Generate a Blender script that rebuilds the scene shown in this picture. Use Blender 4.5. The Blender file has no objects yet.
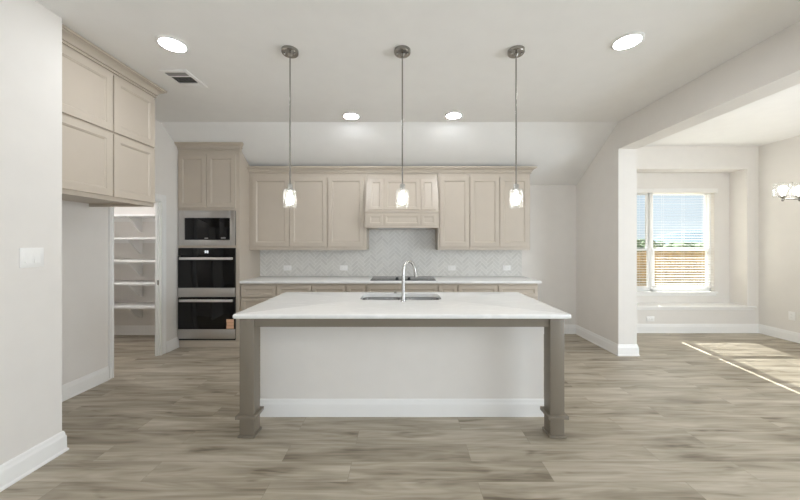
import bpy, bmesh, math, random
from mathutils import Vector, Matrix, noise

sc = bpy.context.scene
COL = sc.collection
PI = math.pi

# ------------------------------------------------------------------ camera
cam_d = bpy.data.cameras.new('camera')
cam = bpy.data.objects.new('camera', cam_d)
COL.objects.link(cam)
cam.location = (0, 0, 1.44)
cam.rotation_euler = (PI / 2, 0, 0)
cam_d.sensor_width = 36
cam_d.lens = 13.995
cam_d.shift_x = -0.0025
cam_d.shift_y = -0.00875
cam_d.clip_start = 0.05
cam_d.clip_end = 600
sc.camera = cam

# ------------------------------------------------------------------ view, world, sun, daylight
sc.view_settings.view_transform = 'Standard'
sc.view_settings.look = 'None'
sc.view_settings.gamma = 1
sc.view_settings.use_curve_mapping = False
sc.view_settings.exposure = 0.61
sc.cycles.use_denoising = True
sc.cycles.max_bounces = 10
sc.cycles.diffuse_bounces = 6
sc.cycles.transparent_max_bounces = 16
sc.cycles.sample_clamp_indirect = 8

world = bpy.data.worlds.new('sky')
sc.world = world
world.use_nodes = True
wn, wl = world.node_tree.nodes, world.node_tree.links
wn.clear()
w_out = wn.new('ShaderNodeOutputWorld')
w_bg = wn.new('ShaderNodeBackground')
w_tc = wn.new('ShaderNodeTexCoord')
w_sep = wn.new('ShaderNodeSeparateXYZ')
w_rmp = wn.new('ShaderNodeValToRGB')
w_rmp.color_ramp.elements[0].position = 0.0
w_rmp.color_ramp.elements[0].color = (0.80, 0.90, 1.0, 1)
w_rmp.color_ramp.elements[1].position = 0.5
w_rmp.color_ramp.elements[1].color = (0.42, 0.66, 1.0, 1)
wl.new(w_tc.outputs['Generated'], w_sep.inputs[0])
wl.new(w_sep.outputs['Z'], w_rmp.inputs[0])
wl.new(w_rmp.outputs[0], w_bg.inputs[0])
w_bg.inputs[1].default_value = 0.66
wl.new(w_bg.outputs[0], w_out.inputs[0])

sun_d = bpy.data.lights.new('sun', 'SUN')
sun_d.energy = 16.0
sun_d.angle = 0.009
sun_d.color = (1.0, 0.98, 0.95)
sun = bpy.data.objects.new('sun', sun_d)
COL.objects.link(sun)
sun.rotation_euler = Vector((-0.16, -1.0, -0.93)).to_track_quat('-Z', 'Y').to_euler()
sun.location = (5, 20, 20)


def daylight(name, loc, aim, sx, sy, power, color):
    d = bpy.data.lights.new(name, 'AREA')
    d.shape = 'RECTANGLE'
    d.size, d.size_y = sx, sy
    d.energy = power
    d.color = color
    o = bpy.data.objects.new(name, d)
    COL.objects.link(o)
    o.location = loc
    o.rotation_euler = Vector(aim).to_track_quat('-Z', 'Y').to_euler()
    return o


# daylight entering by the living room's windows behind the camera and by the breakfast room's side window
daylight('daylight_rear', (1.6, -4.95, 1.5), (0, 1, 0.25), 6.6, 2.2, 36, (0.85, 0.935, 1.0))
daylight('daylight_side', (5.68, -0.3, 1.45), (-1, 0.2, 0.05), 2.6, 1.7, 110, (0.85, 0.93, 1.0))

# ------------------------------------------------------------------ materials


def lin(r, g, b):
    def c(v):
        v /= 255.0
        return v / 12.92 if v <= 0.04045 else ((v + 0.055) / 1.055) ** 2.4
    return (c(r), c(g), c(b), 1)


def nodes_of(m):
    m.use_nodes = True
    return m.node_tree.nodes, m.node_tree.links, m.node_tree.nodes['Principled BSDF']


def mat(name, rgb, rough=0.5, metal=0.0, var=0.03, scale=6.0, bump=0.0, bscale=120.0, spec=None, coat=0.0):
    m = bpy.data.materials.new(name)
    n, l, p = nodes_of(m)
    tc = n.new('ShaderNodeTexCoord')
    nz = n.new('ShaderNodeTexNoise')
    nz.inputs['Scale'].default_value = scale
    nz.inputs['Detail'].default_value = 3
    l.new(tc.outputs['Object'], nz.inputs['Vector'])
    rm = n.new('ShaderNodeValToRGB')
    c = lin(*rgb)
    rm.color_ramp.elements[0].position = 0.3
    rm.color_ramp.elements[1].position = 0.7
    rm.color_ramp.elements[0].color = tuple(x * (1 - var) for x in c[:3]) + (1,)
    rm.color_ramp.elements[1].color = tuple(min(1, x * (1 + var)) for x in c[:3]) + (1,)
    l.new(nz.outputs['Fac'], rm.inputs[0])
    l.new(rm.outputs[0], p.inputs['Base Color'])
    p.inputs['Roughness'].default_value = rough
    p.inputs['Metallic'].default_value = metal
    if spec is not None:
        p.inputs['Specular IOR Level'].default_value = spec
    if coat:
        p.inputs['Coat Weight'].default_value = coat
        p.inputs['Coat Roughness'].default_value = 0.1
    if bump:
        nb = n.new('ShaderNodeTexNoise')
        nb.inputs['Scale'].default_value = bscale
        nb.inputs['Detail'].default_value = 4
        l.new(tc.outputs['Object'], nb.inputs['Vector'])
        bp = n.new('ShaderNodeBump')
        bp.inputs['Strength'].default_value = bump
        bp.inputs['Distance'].default_value = 0.002
        l.new(nb.outputs['Fac'], bp.inputs['Height'])
        l.new(bp.outputs[0], p.inputs['Normal'])
    return m


def emit(name, color, strength):
    m = bpy.data.materials.new(name)
    n, l, p = nodes_of(m)
    p.inputs['Base Color'].default_value = (0.9, 0.9, 0.88, 1)
    p.inputs['Emission Color'].default_value = tuple(color) + (1,)
    p.inputs['Emission Strength'].default_value = strength
    return m


def glass(name, tint=(1, 1, 1), gloss=0.06, edge=0.5, seed=0.0):
    """clear sheet glass: transparent with fresnel reflection"""
    m = bpy.data.materials.new(name)
    m.use_nodes = True
    n, l = m.node_tree.nodes, m.node_tree.links
    n.clear()
    out = n.new('ShaderNodeOutputMaterial')
    tr = n.new('ShaderNodeBsdfTransparent')
    tr.inputs[0].default_value = tuple(tint) + (1,)
    gl = n.new('ShaderNodeBsdfGlossy')
    gl.inputs['Roughness'].default_value = 0.08
    lw = n.new('ShaderNodeLayerWeight')
    lw.inputs['Blend'].default_value = 0.25
    mr = n.new('ShaderNodeMapRange')
    mr.inputs['To Min'].default_value = gloss
    mr.inputs['To Max'].default_value = edge
    mx = n.new('ShaderNodeMixShader')
    l.new(lw.outputs['Facing'], mr.inputs['Value'])
    l.new(mr.outputs[0], mx.inputs[0])
    l.new(tr.outputs[0], mx.inputs[1])
    l.new(gl.outputs[0], mx.inputs[2])
    last = mx.outputs[0]
    if seed:                            # seeded glass scatters a little of its bulb's light
        tl = n.new('ShaderNodeBsdfTranslucent')
        tl.inputs[0].default_value = (0.95, 0.95, 0.94, 1)
        tc = n.new('ShaderNodeTexCoord')
        nz = n.new('ShaderNodeTexNoise')
        nz.inputs['Scale'].default_value = 90
        l.new(tc.outputs['Object'], nz.inputs['Vector'])
        ms = n.new('ShaderNodeMapRange')
        ms.inputs['To Min'].default_value = seed * 0.5
        ms.inputs['To Max'].default_value = seed * 1.5
        l.new(nz.outputs['Fac'], ms.inputs['Value'])
        m2 = n.new('ShaderNodeMixShader')
        l.new(ms.outputs[0], m2.inputs[0])
        l.new(last, m2.inputs[1])
        l.new(tl.outputs[0], m2.inputs[2])
        last = m2.outputs[0]
    l.new(last, out.inputs[0])
    return m


def math_node(n, l, op, a, b=None, c=None):
    x = n.new('ShaderNodeMath')
    x.operation = op
    for i, v in enumerate((a, b, c)):
        if v is None:
            continue
        if isinstance(v, (int, float)):
            x.inputs[i].default_value = v
        else:
            l.new(v, x.inputs[i])
    return x.outputs[0]


def floor_material():
    m = bpy.data.materials.new('oak_plank_floor')
    n, l, p = nodes_of(m)
    tc = n.new('ShaderNodeTexCoord')
    mp = n.new('ShaderNodeMapping')
    mp.inputs['Location'].default_value = (0.33, 0.05, 0)
    l.new(tc.outputs['Object'], mp.inputs['Vector'])
    br = n.new('ShaderNodeTexBrick')
    br.offset = 0.37
    br.inputs['Scale'].default_value = 1.0
    br.inputs['Brick Width'].default_value = 1.25
    br.inputs['Row Height'].default_value = 0.175
    br.inputs['Mortar Size'].default_value = 0.0012
    br.inputs['Mortar Smooth'].default_value = 0.3
    br.inputs['Color1'].default_value = (0, 0, 0, 1)
    br.inputs['Color2'].default_value = (1, 1, 1, 1)
    br.inputs['Mortar'].default_value = (0.2, 0.2, 0.2, 1)
    l.new(mp.outputs[0], br.inputs['Vector'])
    # each plank draws its own stretch of grain
    off = n.new('ShaderNodeVectorMath')
    off.operation = 'MULTIPLY_ADD'
    off.inputs[1].default_value = (7.3, 4.1, 2.7)
    l.new(br.outputs['Color'], off.inputs[0])
    l.new(mp.outputs[0], off.inputs[2])
    g1m = n.new('ShaderNodeMapping')
    g1m.inputs['Scale'].default_value = (0.8, 6.5, 1)
    l.new(off.outputs[0], g1m.inputs['Vector'])
    g1 = n.new('ShaderNodeTexNoise')
    g1.inputs['Scale'].default_value = 1.6
    g1.inputs['Detail'].default_value = 3
    g1.inputs['Roughness'].default_value = 0.62
    g1.inputs['Distortion'].default_value = 0.5
    l.new(g1m.outputs[0], g1.inputs['Vector'])
    g2m = n.new('ShaderNodeMapping')
    g2m.inputs['Scale'].default_value = (1.4, 34.0, 1)
    l.new(off.outputs[0], g2m.inputs['Vector'])
    g2 = n.new('ShaderNodeTexNoise')
    g2.inputs['Scale'].default_value = 1.5
    g2.inputs['Detail'].default_value = 4
    l.new(g2m.outputs[0], g2.inputs['Vector'])
    s1 = math_node(n, l, 'MULTIPLY', g1.outputs['Fac'], 0.72)
    s2 = math_node(n, l, 'MULTIPLY_ADD', g2.outputs['Fac'], 0.2, s1)
    s3 = math_node(n, l, 'MULTIPLY_ADD', br.outputs['Color'], 0.08, s2)
    rm = n.new('ShaderNodeValToRGB')
    e = rm.color_ramp.elements
    e[0].position, e[0].color = 0.30, lin(111, 100, 84)
    e[1].position, e[1].color = 0.72, lin(203, 195, 181)
    k = e.new(0.42)
    k.color = lin(152, 142, 125)
    k = e.new(0.54)
    k.color = lin(176, 166, 149)
    kn = n.new('ShaderNodeMapping')
    kn.inputs['Scale'].default_value = (1.7, 9.0, 1)
    l.new(off.outputs[0], kn.inputs['Vector'])
    kz = n.new('ShaderNodeTexNoise')
    kz.inputs['Scale'].default_value = 1.3
    kz.inputs['Detail'].default_value = 2
    kz.inputs['Distortion'].default_value = 0.8
    l.new(kn.outputs[0], kz.inputs['Vector'])
    kr = n.new('ShaderNodeMapRange')
    kr.inputs['From Min'].default_value = 0.60
    kr.inputs['From Max'].default_value = 0.78
    kr.inputs['To Max'].default_value = 0.17
    l.new(kz.outputs['Fac'], kr.inputs['Value'])
    s3 = math_node(n, l, 'SUBTRACT', s3, kr.outputs[0])
    l.new(s3, rm.inputs[0])
    dark = n.new('ShaderNodeMix')
    dark.data_type = 'RGBA'
    dark.inputs[7].default_value = lin(100, 91, 78)
    l.new(rm.outputs[0], dark.inputs[6])
    fm = math_node(n, l, 'MULTIPLY', br.outputs['Fac'], 0.4)
    l.new(fm, dark.inputs[0])
    l.new(dark.outputs[2], p.inputs['Base Color'])
    rr = n.new('ShaderNodeMapRange')
    rr.inputs['To Min'].default_value = 0.36
    rr.inputs['To Max'].default_value = 0.5
    l.new(g2.outputs['Fac'], rr.inputs['Value'])
    l.new(rr.outputs[0], p.inputs['Roughness'])
    bp = n.new('ShaderNodeBump')
    bp.inputs['Strength'].default_value = 0.12
    bp.inputs['Distance'].default_value = 0.002
    hh = math_node(n, l, 'SUBTRACT', g2.outputs['Fac'], br.outputs['Fac'])
    l.new(hh, bp.inputs['Height'])
    l.new(bp.outputs[0], p.inputs['Normal'])
    return m


def herringbone_material():
    """glazed herringbone tile; pattern runs in the wall's x-z plane"""
    m = bpy.data.materials.new('herringbone_tile')
    n, l, p = nodes_of(m)
    tc = n.new('ShaderNodeTexCoord')
    sp = n.new('ShaderNodeSeparateXYZ')
    l.new(tc.outputs['Object'], sp.inputs[0])
    W, N = 0.046, 3
    s = 0.70711 / W
    a = math_node(n, l, 'ADD', sp.outputs['X'], sp.outputs['Z'])
    b = math_node(n, l, 'SUBTRACT', sp.outputs['Z'], sp.outputs['X'])
    u = math_node(n, l, 'MULTIPLY_ADD', a, s, 400)
    v = math_node(n, l, 'MULTIPLY_ADD', b, s, 400)
    i, j = math_node(n, l, 'FLOOR', u), math_node(n, l, 'FLOOR', v)
    fu, fv = math_node(n, l, 'FRACT', u), math_node(n, l, 'FRACT', v)
    d = math_node(n, l, 'SUBTRACT', i, j)
    d = math_node(n, l, 'ADD', d, 2 * N * 200)
    k = math_node(n, l, 'MODULO', d, 2 * N)
    hor = math_node(n, l, 'LESS_THAN', k, N - 0.5)
    # along / across for the two directions of tile
    al_h = math_node(n, l, 'ADD', k, fu)
    k2 = math_node(n, l, 'SUBTRACT', 2 * N - 1, k)
    al_v = math_node(n, l, 'ADD', k2, fv)

    def mix(x, y):
        t1 = math_node(n, l, 'MULTIPLY', x, hor)
        inv = math_node(n, l, 'SUBTRACT', 1, hor)
        return math_node(n, l, 'MULTIPLY_ADD', y, inv, t1)
    al = mix(al_h, al_v)
    ac = mix(fv, fu)
    e1 = math_node(n, l, 'MINIMUM', al, math_node(n, l, 'SUBTRACT', N, al))
    e2 = math_node(n, l, 'MINIMUM', ac, math_node(n, l, 'SUBTRACT', 1, ac))
    e = math_node(n, l, 'MINIMUM', e1, e2)
    grout = n.new('ShaderNodeMapRange')
    grout.inputs['From Min'].default_value = 0.03
    grout.inputs['From Max'].default_value = 0.09
    l.new(e, grout.inputs['Value'])
    # tile tone by tile start cell
    ti = math_node(n, l, 'SUBTRACT', i, math_node(n, l, 'MULTIPLY', k, hor))
    tj = math_node(n, l, 'SUBTRACT', j, math_node(n, l, 'MULTIPLY', k2, math_node(n, l, 'SUBTRACT', 1, hor)))
    cv = n.new('ShaderNodeCombineXYZ')
    l.new(ti, cv.inputs[0])
    l.new(tj, cv.inputs[1])
    wn_ = n.new('ShaderNodeTexWhiteNoise')
    l.new(cv.outputs[0], wn_.inputs['Vector'])
    tone = n.new('ShaderNodeValToRGB')
    tone.color_ramp.elements[0].color = lin(212, 210, 205)
    tone.color_ramp.elements[1].color = lin(222, 220, 215)
    l.new(wn_.outputs['Value'], tone.inputs[0])
    cm = n.new('ShaderNodeMix')
    cm.data_type = 'RGBA'
    cm.inputs[6].default_value = lin(238, 236, 232)
    l.new(tone.outputs[0], cm.inputs[7])
    l.new(grout.outputs[0], cm.inputs[0])
    l.new(cm.outputs[2], p.inputs['Base Color'])
    p.inputs['Roughness'].default_value = 0.22
    bp = n.new('ShaderNodeBump')
    bp.inputs['Strength'].default_value = 0.35
    bp.inputs['Distance'].default_value = 0.003
    l.new(grout.outputs[0], bp.inputs['Height'])
    l.new(bp.outputs[0], p.inputs['Normal'])
    return m


def quartz_material():
    m = bpy.data.materials.new('white_quartz')
    n, l, p = nodes_of(m)
    tc = n.new('ShaderNodeTexCoord')
    mp = n.new('ShaderNodeMapping')
    mp.inputs['Rotation'].default_value = (0, 0, 0.5)
    mp.inputs['Scale'].default_value = (1.0, 2.6, 1)
    l.new(tc.outputs['Object'], mp.inputs['Vector'])
    nz = n.new('ShaderNodeTexNoise')
    nz.inputs['Scale'].default_value = 3.4
    nz.inputs['Detail'].default_value = 7
    nz.inputs['Distortion'].default_value = 1.6
    l.new(mp.outputs[0], nz.inputs['Vector'])
    d = math_node(n, l, 'SUBTRACT', nz.outputs['Fac'], 0.5)
    d = math_node(n, l, 'ABSOLUTE', d)
    rm = n.new('ShaderNodeValToRGB')
    rm.color_ramp.elements[0].position = 0.0
    rm.color_ramp.elements[0].color = lin(240, 240, 239)
    rm.color_ramp.elements[1].position = 0.06
    rm.color_ramp.elements[1].color = lin(240, 240, 239)
    k = rm.color_ramp.elements.new(0.25)
    k.color = lin(250, 250, 249)
    l.new(d, rm.inputs[0])
    l.new(rm.outputs[0], p.inputs['Base Color'])
    p.inputs['Roughness'].default_value = 0.16
    return m


def brushed(name, rgb, rough, scale=(2, 2, 300)):
    m = bpy.data.materials.new(name)
    n, l, p = nodes_of(m)
    tc = n.new('ShaderNodeTexCoord')
    mp = n.new('ShaderNodeMapping')
    mp.inputs['Scale'].default_value = scale
    l.new(tc.outputs['Object'], mp.inputs['Vector'])
    nz = n.new('ShaderNodeTexNoise')
    nz.inputs['Scale'].default_value = 3
    l.new(mp.outputs[0], nz.inputs['Vector'])
    mr = n.new('ShaderNodeMapRange')
    mr.inputs['To Min'].default_value = rough - 0.06
    mr.inputs['To Max'].default_value = rough + 0.06
    l.new(nz.outputs['Fac'], mr.inputs['Value'])
    l.new(mr.outputs[0], p.inputs['Roughness'])
    p.inputs['Base Color'].default_value = lin(*rgb)
    p.inputs['Metallic'].default_value = 1
    return m


M = {
    'wall': mat('greige_wall_paint', (231, 227, 222), 0.75, var=0.012, bump=0.12, bscale=90),
    'ceiling': mat('ceiling_paint', (244, 243, 241), 0.85, var=0.01, bump=0.12, bscale=70),
    'trim': mat('white_trim_paint', (240, 239, 237), 0.4, var=0.008),
    'cab': mat('taupe_cabinet_paint', (196, 185, 171), 0.36, var=0.015),
    'cab_in': mat('cabinet_carcass', (172, 162, 147), 0.55, var=0.02),
    'leg': mat('shaded_taupe_paint', (124, 115, 102), 0.4, var=0.015),  # cabinet taupe darkened; shade on the leg fronts is in the colour
    'floor': floor_material(),
    'tile': herringbone_material(),
    'quartz': quartz_material(),
    'steel': brushed('stainless_steel', (200, 198, 196), 0.36),
    'sinksteel': brushed('sink_steel', (140, 140, 140), 0.25, (20, 20, 20)),
    'nickel': mat('brushed_nickel', (158, 155, 150), 0.22, metal=1.0),
    'chrome': mat('satin_chrome', (200, 199, 197), 0.22, metal=1.0),
    'handle': mat('bright_steel_bar', (238, 237, 235), 0.42, metal=1.0),
    'blackglass': mat('black_glass', (14, 14, 15), 0.06, spec=0.35),
    'greyglass': mat('cooktop_glass', (70, 70, 72), 0.12, spec=0.5),
    'black': mat('black_plastic', (24, 24, 25), 0.4),
    'dark': mat('duct_shade', (60, 58, 56), 0.8),
    'plastic': mat('white_plastic', (243, 242, 240), 0.35, var=0.005),
    'slot': mat('slot_grey', (150, 148, 145), 0.6),
    'paper': mat('kraft_paper', (230, 186, 154), 0.8, var=0.05, scale=40),
    'slat': mat('blind_slat', (240, 238, 234), 0.5, var=0.01),
    'vinyl': mat('window_vinyl', (236, 236, 235), 0.4, var=0.01),
    'pane': glass('window_glass', (0.97, 0.99, 0.98), 0.03, 0.35),
    'shade': glass('clear_shade_glass', (0.97, 0.97, 0.96), 0.02, 0.5, 0.015),
    'bulb': emit('pendant_bulb', (1.0, 0.97, 0.935), 56),
    'bulb2': emit('chandelier_bulb', (1.0, 0.98, 0.955), 26),
    'led': emit('recessed_led', (0.94, 0.968, 1.0), 49),
    'display': emit('oven_display', (0.85, 0.93, 1.0), 0.8),
    'fence': mat('cedar_fence', (198, 163, 114), 0.8, var=0.22, scale=4),
    'ground': mat('dry_lawn', (176, 158, 116), 0.95, var=0.2, scale=3),
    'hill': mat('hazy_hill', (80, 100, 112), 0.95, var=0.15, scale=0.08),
    'leaf': mat('tree_leaves', (88, 112, 72), 0.9, var=0.35, scale=3),
    'leaf2': mat('tree_leaves_pale', (112, 132, 92), 0.9, var=0.3, scale=3),
    'bark': mat('tree_bark', (96, 82, 68), 0.9, var=0.2, scale=12),
    'shade_wall': mat('shade_wall_siding', (205, 196, 182), 0.8),
}

# ------------------------------------------------------------------ mesh helpers
ORIGIN = {}


def tag(o, label=None, cat=None, group=None, kind=None):
    if label:
        o['label'] = label
    if cat:
        o['category'] = cat
    if group:
        o['group'] = group
    if kind:
        o['kind'] = kind
    return o


def thing(name, label, cat, loc, group=None):
    o = bpy.data.objects.new(name, None)
    o.empty_display_size = 0.05
    COL.objects.link(o)
    o.location = loc
    ORIGIN[o] = Vector(loc)
    return tag(o, label, cat, group)


def smooth(bm, ang=0.6):
    for fc in bm.faces:
        fc.smooth = True
    for e in bm.edges:
        if len(e.link_faces) == 2 and e.calc_face_angle(0) > ang:
            e.smooth = False


def obj(name, bm, material, parent=None, flat=False, recalc=True):
    """link a bmesh built in world coordinates as one object"""
    if recalc:
        bmesh.ops.recalc_face_normals(bm, faces=bm.faces[:])
    if not flat:
        smooth(bm)
    org = ORIGIN[parent] if parent is not None else Vector((0, 0, 0))
    bmesh.ops.translate(bm, verts=bm.verts[:], vec=-org)
    me = bpy.data.meshes.new(name)
    bm.to_mesh(me)
    bm.free()
    me.materials.append(M[material] if isinstance(material, str) else material)
    o = bpy.data.objects.new(name, me)
    COL.objects.link(o)
    if parent is not None:
        o.parent = parent
    ORIGIN[o] = org
    return o


def single(name, bm, material, label, cat, group=None):
    """a thing that is one mesh, its origin at the middle of its base"""
    xs = [v.co for v in bm.verts]
    b = Vector((sum(c.x for c in xs) / len(xs), sum(c.y for c in xs) / len(xs), min(c.z for c in xs)))
    o = obj(name, bm, material)
    o.data.transform(Matrix.Translation(-b))
    o.location = b
    ORIGIN[o] = b
    return tag(o, label, cat, group)


def struct(name, bm, material, parent=None):
    o = obj(name, bm, material, parent)
    o['kind'] = 'structure'
    return o


def box(bm, x0, x1, y0, y1, z0, z1, bevel=0.0, seg=2):
    r = bmesh.ops.create_cube(bm, size=1.0)
    vs = r['verts']
    for v in vs:
        v.co = Vector(((x0 + x1) / 2 + v.co.x * (x1 - x0), (y0 + y1) / 2 + v.co.y * (y1 - y0), (z0 + z1) / 2 + v.co.z * (z1 - z0)))
    if bevel:
        es = set()
        for v in vs:
            es.update(v.link_edges)
        bmesh.ops.bevel(bm, geom=list(es), offset=bevel, segments=seg, affect='EDGES', profile=0.5)
    return bm


def B(*a, **k):
    return box(bmesh.new(), *a, **k)


def prism(bm, pts, axis, a0, a1):
    """polygon pts in the plane across axis, extruded from a0 to a1"""
    def P(p, a):
        if axis == 'x':
            return (a, p[0], p[1])
        if axis == 'y':
            return (p[0], a, p[1])
        return (p[0], p[1], a)
    lo = [bm.verts.new(P(p, a0)) for p in pts]
    hi = [bm.verts.new(P(p, a1)) for p in pts]
    bm.faces.new(lo)
    bm.faces.new(hi[::-1])
    for i in range(len(pts)):
        j = (i + 1) % len(pts)
        bm.faces.new((lo[i], lo[j], hi[j], hi[i]))
    return bm


def lathe(bm, prof, c, seg=32, axis='z', cap=True):
    """revolve (radius, height) pairs about the vertical through c"""
    rings = []
    for r, z in prof:
        ring = []
        for i in range(seg):
            a = 2 * PI * i / seg
            if axis == 'z':
                co = (c[0] + r * math.cos(a), c[1] + r * math.sin(a), c[2] + z)
            elif axis == 'y':
                co = (c[0] + r * math.cos(a), c[1] + z, c[2] + r * math.sin(a))
            else:
                co = (c[0] + z, c[1] + r * math.cos(a), c[2] + r * math.sin(a))
            ring.append(bm.verts.new(co))
        rings.append(ring)
    for p, q in zip(rings, rings[1:]):
        for i in range(seg):
            j = (i + 1) % seg
            bm.faces.new((p[i], p[j], q[j], q[i]))
    if cap:
        bm.faces.new(rings[0])
        bm.faces.new(rings[-1][::-1])
    return bm


def tube(bm, pts, radii, seg=16):
    pts = [Vector(p) for p in pts]
    if isinstance(radii, (int, float)):
        radii = [radii] * len(pts)
    rings = []
    t0 = (pts[1] - pts[0]).normalized()
    up = Vector((0, 0, 1)) if abs(t0.z) < 0.9 else Vector((1, 0, 0))
    nrm = (up - t0 * up.dot(t0)).normalized()
    for i, p in enumerate(pts):
        t = (pts[min(i + 1, len(pts) - 1)] - pts[max(i - 1, 0)]).normalized()
        nrm = (nrm - t * nrm.dot(t)).normalized()
        bi = t.cross(nrm)
        rings.append([bm.verts.new(p + (nrm * math.cos(2 * PI * k / seg) + bi * math.sin(2 * PI * k / seg)) * radii[i]) for k in range(seg)])
    for p, q in zip(rings, rings[1:]):
        for i in range(seg):
            j = (i + 1) % seg
            bm.faces.new((p[i], p[j], q[j], q[i]))
    bm.faces.new(rings[0])
    bm.faces.new(rings[-1][::-1])
    return bm


def sweep(bm, prof, path, z0=0.0, side=1):
    """sweep a profile of (out, up) pairs along a plan path with mitred corners; out is to the right of travel when side is 1"""
    path = [Vector(p) for p in path]
    n = len(path)
    rings = []
    for i, p in enumerate(path):
        dirs = []
        if i > 0:
            dirs.append((path[i] - path[i - 1]).normalized())
        if i < n - 1:
            dirs.append((path[i + 1] - path[i]).normalized())
        nr = [Vector((d.y, -d.x)) * side for d in dirs]
        if len(nr) == 2:
            m = (nr[0] + nr[1]).normalized()
            m = m / max(0.2, m.dot(nr[0]))
        else:
            m = nr[0]
        rings.append([bm.verts.new((p.x + m.x * o, p.y + m.y * o, z0 + u)) for o, u in prof])
    k = len(prof)
    for a, b in zip(rings, rings[1:]):
        for i in range(k):
            j = (i + 1) % k
            bm.faces.new((a[i], a[j], b[j], b[i]))
    bm.faces.new(rings[0])
    bm.faces.new(rings[-1][::-1])
    return bm


BASE_PROF = [(0, 0), (0.024, 0), (0.024, 0.012), (0.017, 0.02), (0.016, 0.1), (0.0145, 0.108), (0.0115, 0.112), (0.0105, 0.126), (0.007, 0.138), (0.004, 0.143), (0, 0.143)]
CROWN = [(0, 0), (0.014, 0), (0.014, 0.012), (0.007, 0.014), (0.007, 0.02), (0.021, 0.022), (0.025, 0.034), (0.036, 0.05), (0.05, 0.06), (0.061, 0.064), (0.061, 0.071), (0.075, 0.075), (0.075, 0.092), (0, 0.092)]
CASING = [(0, 0), (0.018, 0), (0.018, 0.02), (0.013, 0.03), (0.014, 0.06), (0.018, 0.066), (0.019, 0.085), (0.012, 0.09), (0, 0.09)]


def shaker(bm, mtx, w, h, t=0.02, stile=0.057, bead=0.006, slope=0.009, rec=0.012):
    """recessed-panel front: local x across, z up, front at y=0 facing -y, body behind it"""
    e = 0.002
    rings = [(0, t), (0, e), (e, 0), (stile, 0), (stile + 0.002, 0.004), (stile + bead, 0.004), (stile + bead + slope, rec)]
    loops = []
    for ins, y in rings:
        loops.append([bm.verts.new(mtx @ Vector(c)) for c in ((ins, y, ins), (w - ins, y, ins), (w - ins, y, h - ins), (ins, y, h - ins))])
    for a, b in zip(loops, loops[1:]):
        for i in range(4):
            j = (i + 1) % 4
            bm.faces.new((a[i], a[j], b[j], b[i]))
    bm.faces.new(loops[0][::-1])
    bm.faces.new(loops[-1])
    return bm


def T(x, y, z):
    return Matrix.Translation((x, y, z))


def front(x0, x1, z0, z1, y, **k):
    """a shaker front facing the camera (-y) with its face at y"""
    return shaker(bmesh.new(), T(x0, y, z0), x1 - x0, z1 - z0, **k)


def rrect(x0, x1, y0, y1, r, seg=6):
    pts = []
    for cx_, cy_, a0 in ((x1 - r, y1 - r, 0), (x0 + r, y1 - r, PI / 2), (x0 + r, y0 + r, PI), (x1 - r, y0 + r, 1.5 * PI)):
        for i in range(seg + 1):
            a = a0 + PI / 2 * i / seg
            pts.append((cx_ + r * math.cos(a), cy_ + r * math.sin(a)))
    return pts


def slab(bm, x0, x1, y0, y1, z0, z1, r, holes=(), edge=0.008):
    """worktop with rounded corners, eased edges and optional rounded holes (x0,x1,y0,y1,r)"""
    rings = []
    for k in range(5):
        a = PI / 2 * k / 4
        rings.append((edge * (1 - math.sin(a)), z0 + edge * (1 - math.cos(a))))
    rings += [(i, z1 - (z - z0)) for i, z in rings[::-1]]
    loops = []
    for ins, z in rings:
        loops.append([bm.verts.new((p[0], p[1], z)) for p in rrect(x0 + ins, x1 - ins, y0 + ins, y1 - ins, max(0.001, r - ins))])
    n = len(loops[0])
    for a, b in zip(loops, loops[1:]):
        for i in range(n):
            j = (i + 1) % n
            bm.faces.new((a[i], a[j], b[j], b[i]))
    hb, ht = [], []
    for (a0, a1, b0, b1, hr) in holes:
        pts = rrect(a0, a1, b0, b1, hr)
        lo = [bm.verts.new((p[0], p[1], z0)) for p in pts]
        hi = [bm.verts.new((p[0], p[1], z1)) for p in pts]
        for i in range(len(pts)):
            j = (i + 1) % len(pts)
            bm.faces.new((lo[i], lo[j], hi[j], hi[i]))
        hb.append(lo)
        ht.append(hi)
    for outer, inner in ((loops[0], hb), (loops[-1], ht)):
        es = []
        for lp in [outer] + inner:
            for i in range(len(lp)):
                es.append(bm.edges.get((lp[i], lp[(i + 1) % len(lp)])))
        bmesh.ops.triangle_fill(bm, use_beauty=True, edges=es)
    return bm


# ------------------------------------------------------------------ room shell
H = 2.99
XL, XN, XR, XC, XB = -3.10, -2.345, 2.77, 3.005, 5.725
YB, YF = 4.945, 4.99
Y0 = -5.0

bm = B(-4.9, 5.85, Y0 - 0.1, 5.3, -0.1, 0.0)
struct('floor', bm, 'floor')

bm = B(-3.2, 5.85, Y0 - 0.1, 3.985, H, H + 0.1)
prism(bm, [(3.985, H), (YB, 2.362), (YB + 0.1, 2.362), (YB + 0.1, 2.45), (3.985, H + 0.1)], 'x', XL, XR)
box(bm, XR, 5.85, 3.985, 5.3, H, H + 0.1)
struct('ceiling', bm, 'ceiling')

bm = B(-3.2, XC, YB, YB + 0.1, 0, 2.4)
struct('wall_back', bm, 'wall')

DY0, DY1, DZ = 3.325, 3.985, 1.975       # pantry doorway
bm = B(XL - 0.05, XL, 2.0, DY0, 0, H)
box(bm, XL - 0.05, XL, DY1, YB + 0.1, 0, H)
box(bm, XL - 0.05, XL, DY0, DY1, DZ, H)
struct('wall_left', bm, 'wall')
struct('wall_left_near', B(XL - 0.05, XN, Y0, 2.145, 0, H), 'wall')

bm = B(XR, XC, 3.98, YB + 0.1, 0, H)
box(bm, XR, XC, -3.0, 3.98, 2.645, H)
box(bm, XR, XC, -3.3, -3.0, 0, H)
struct('wall_right', bm, 'wall')

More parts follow.
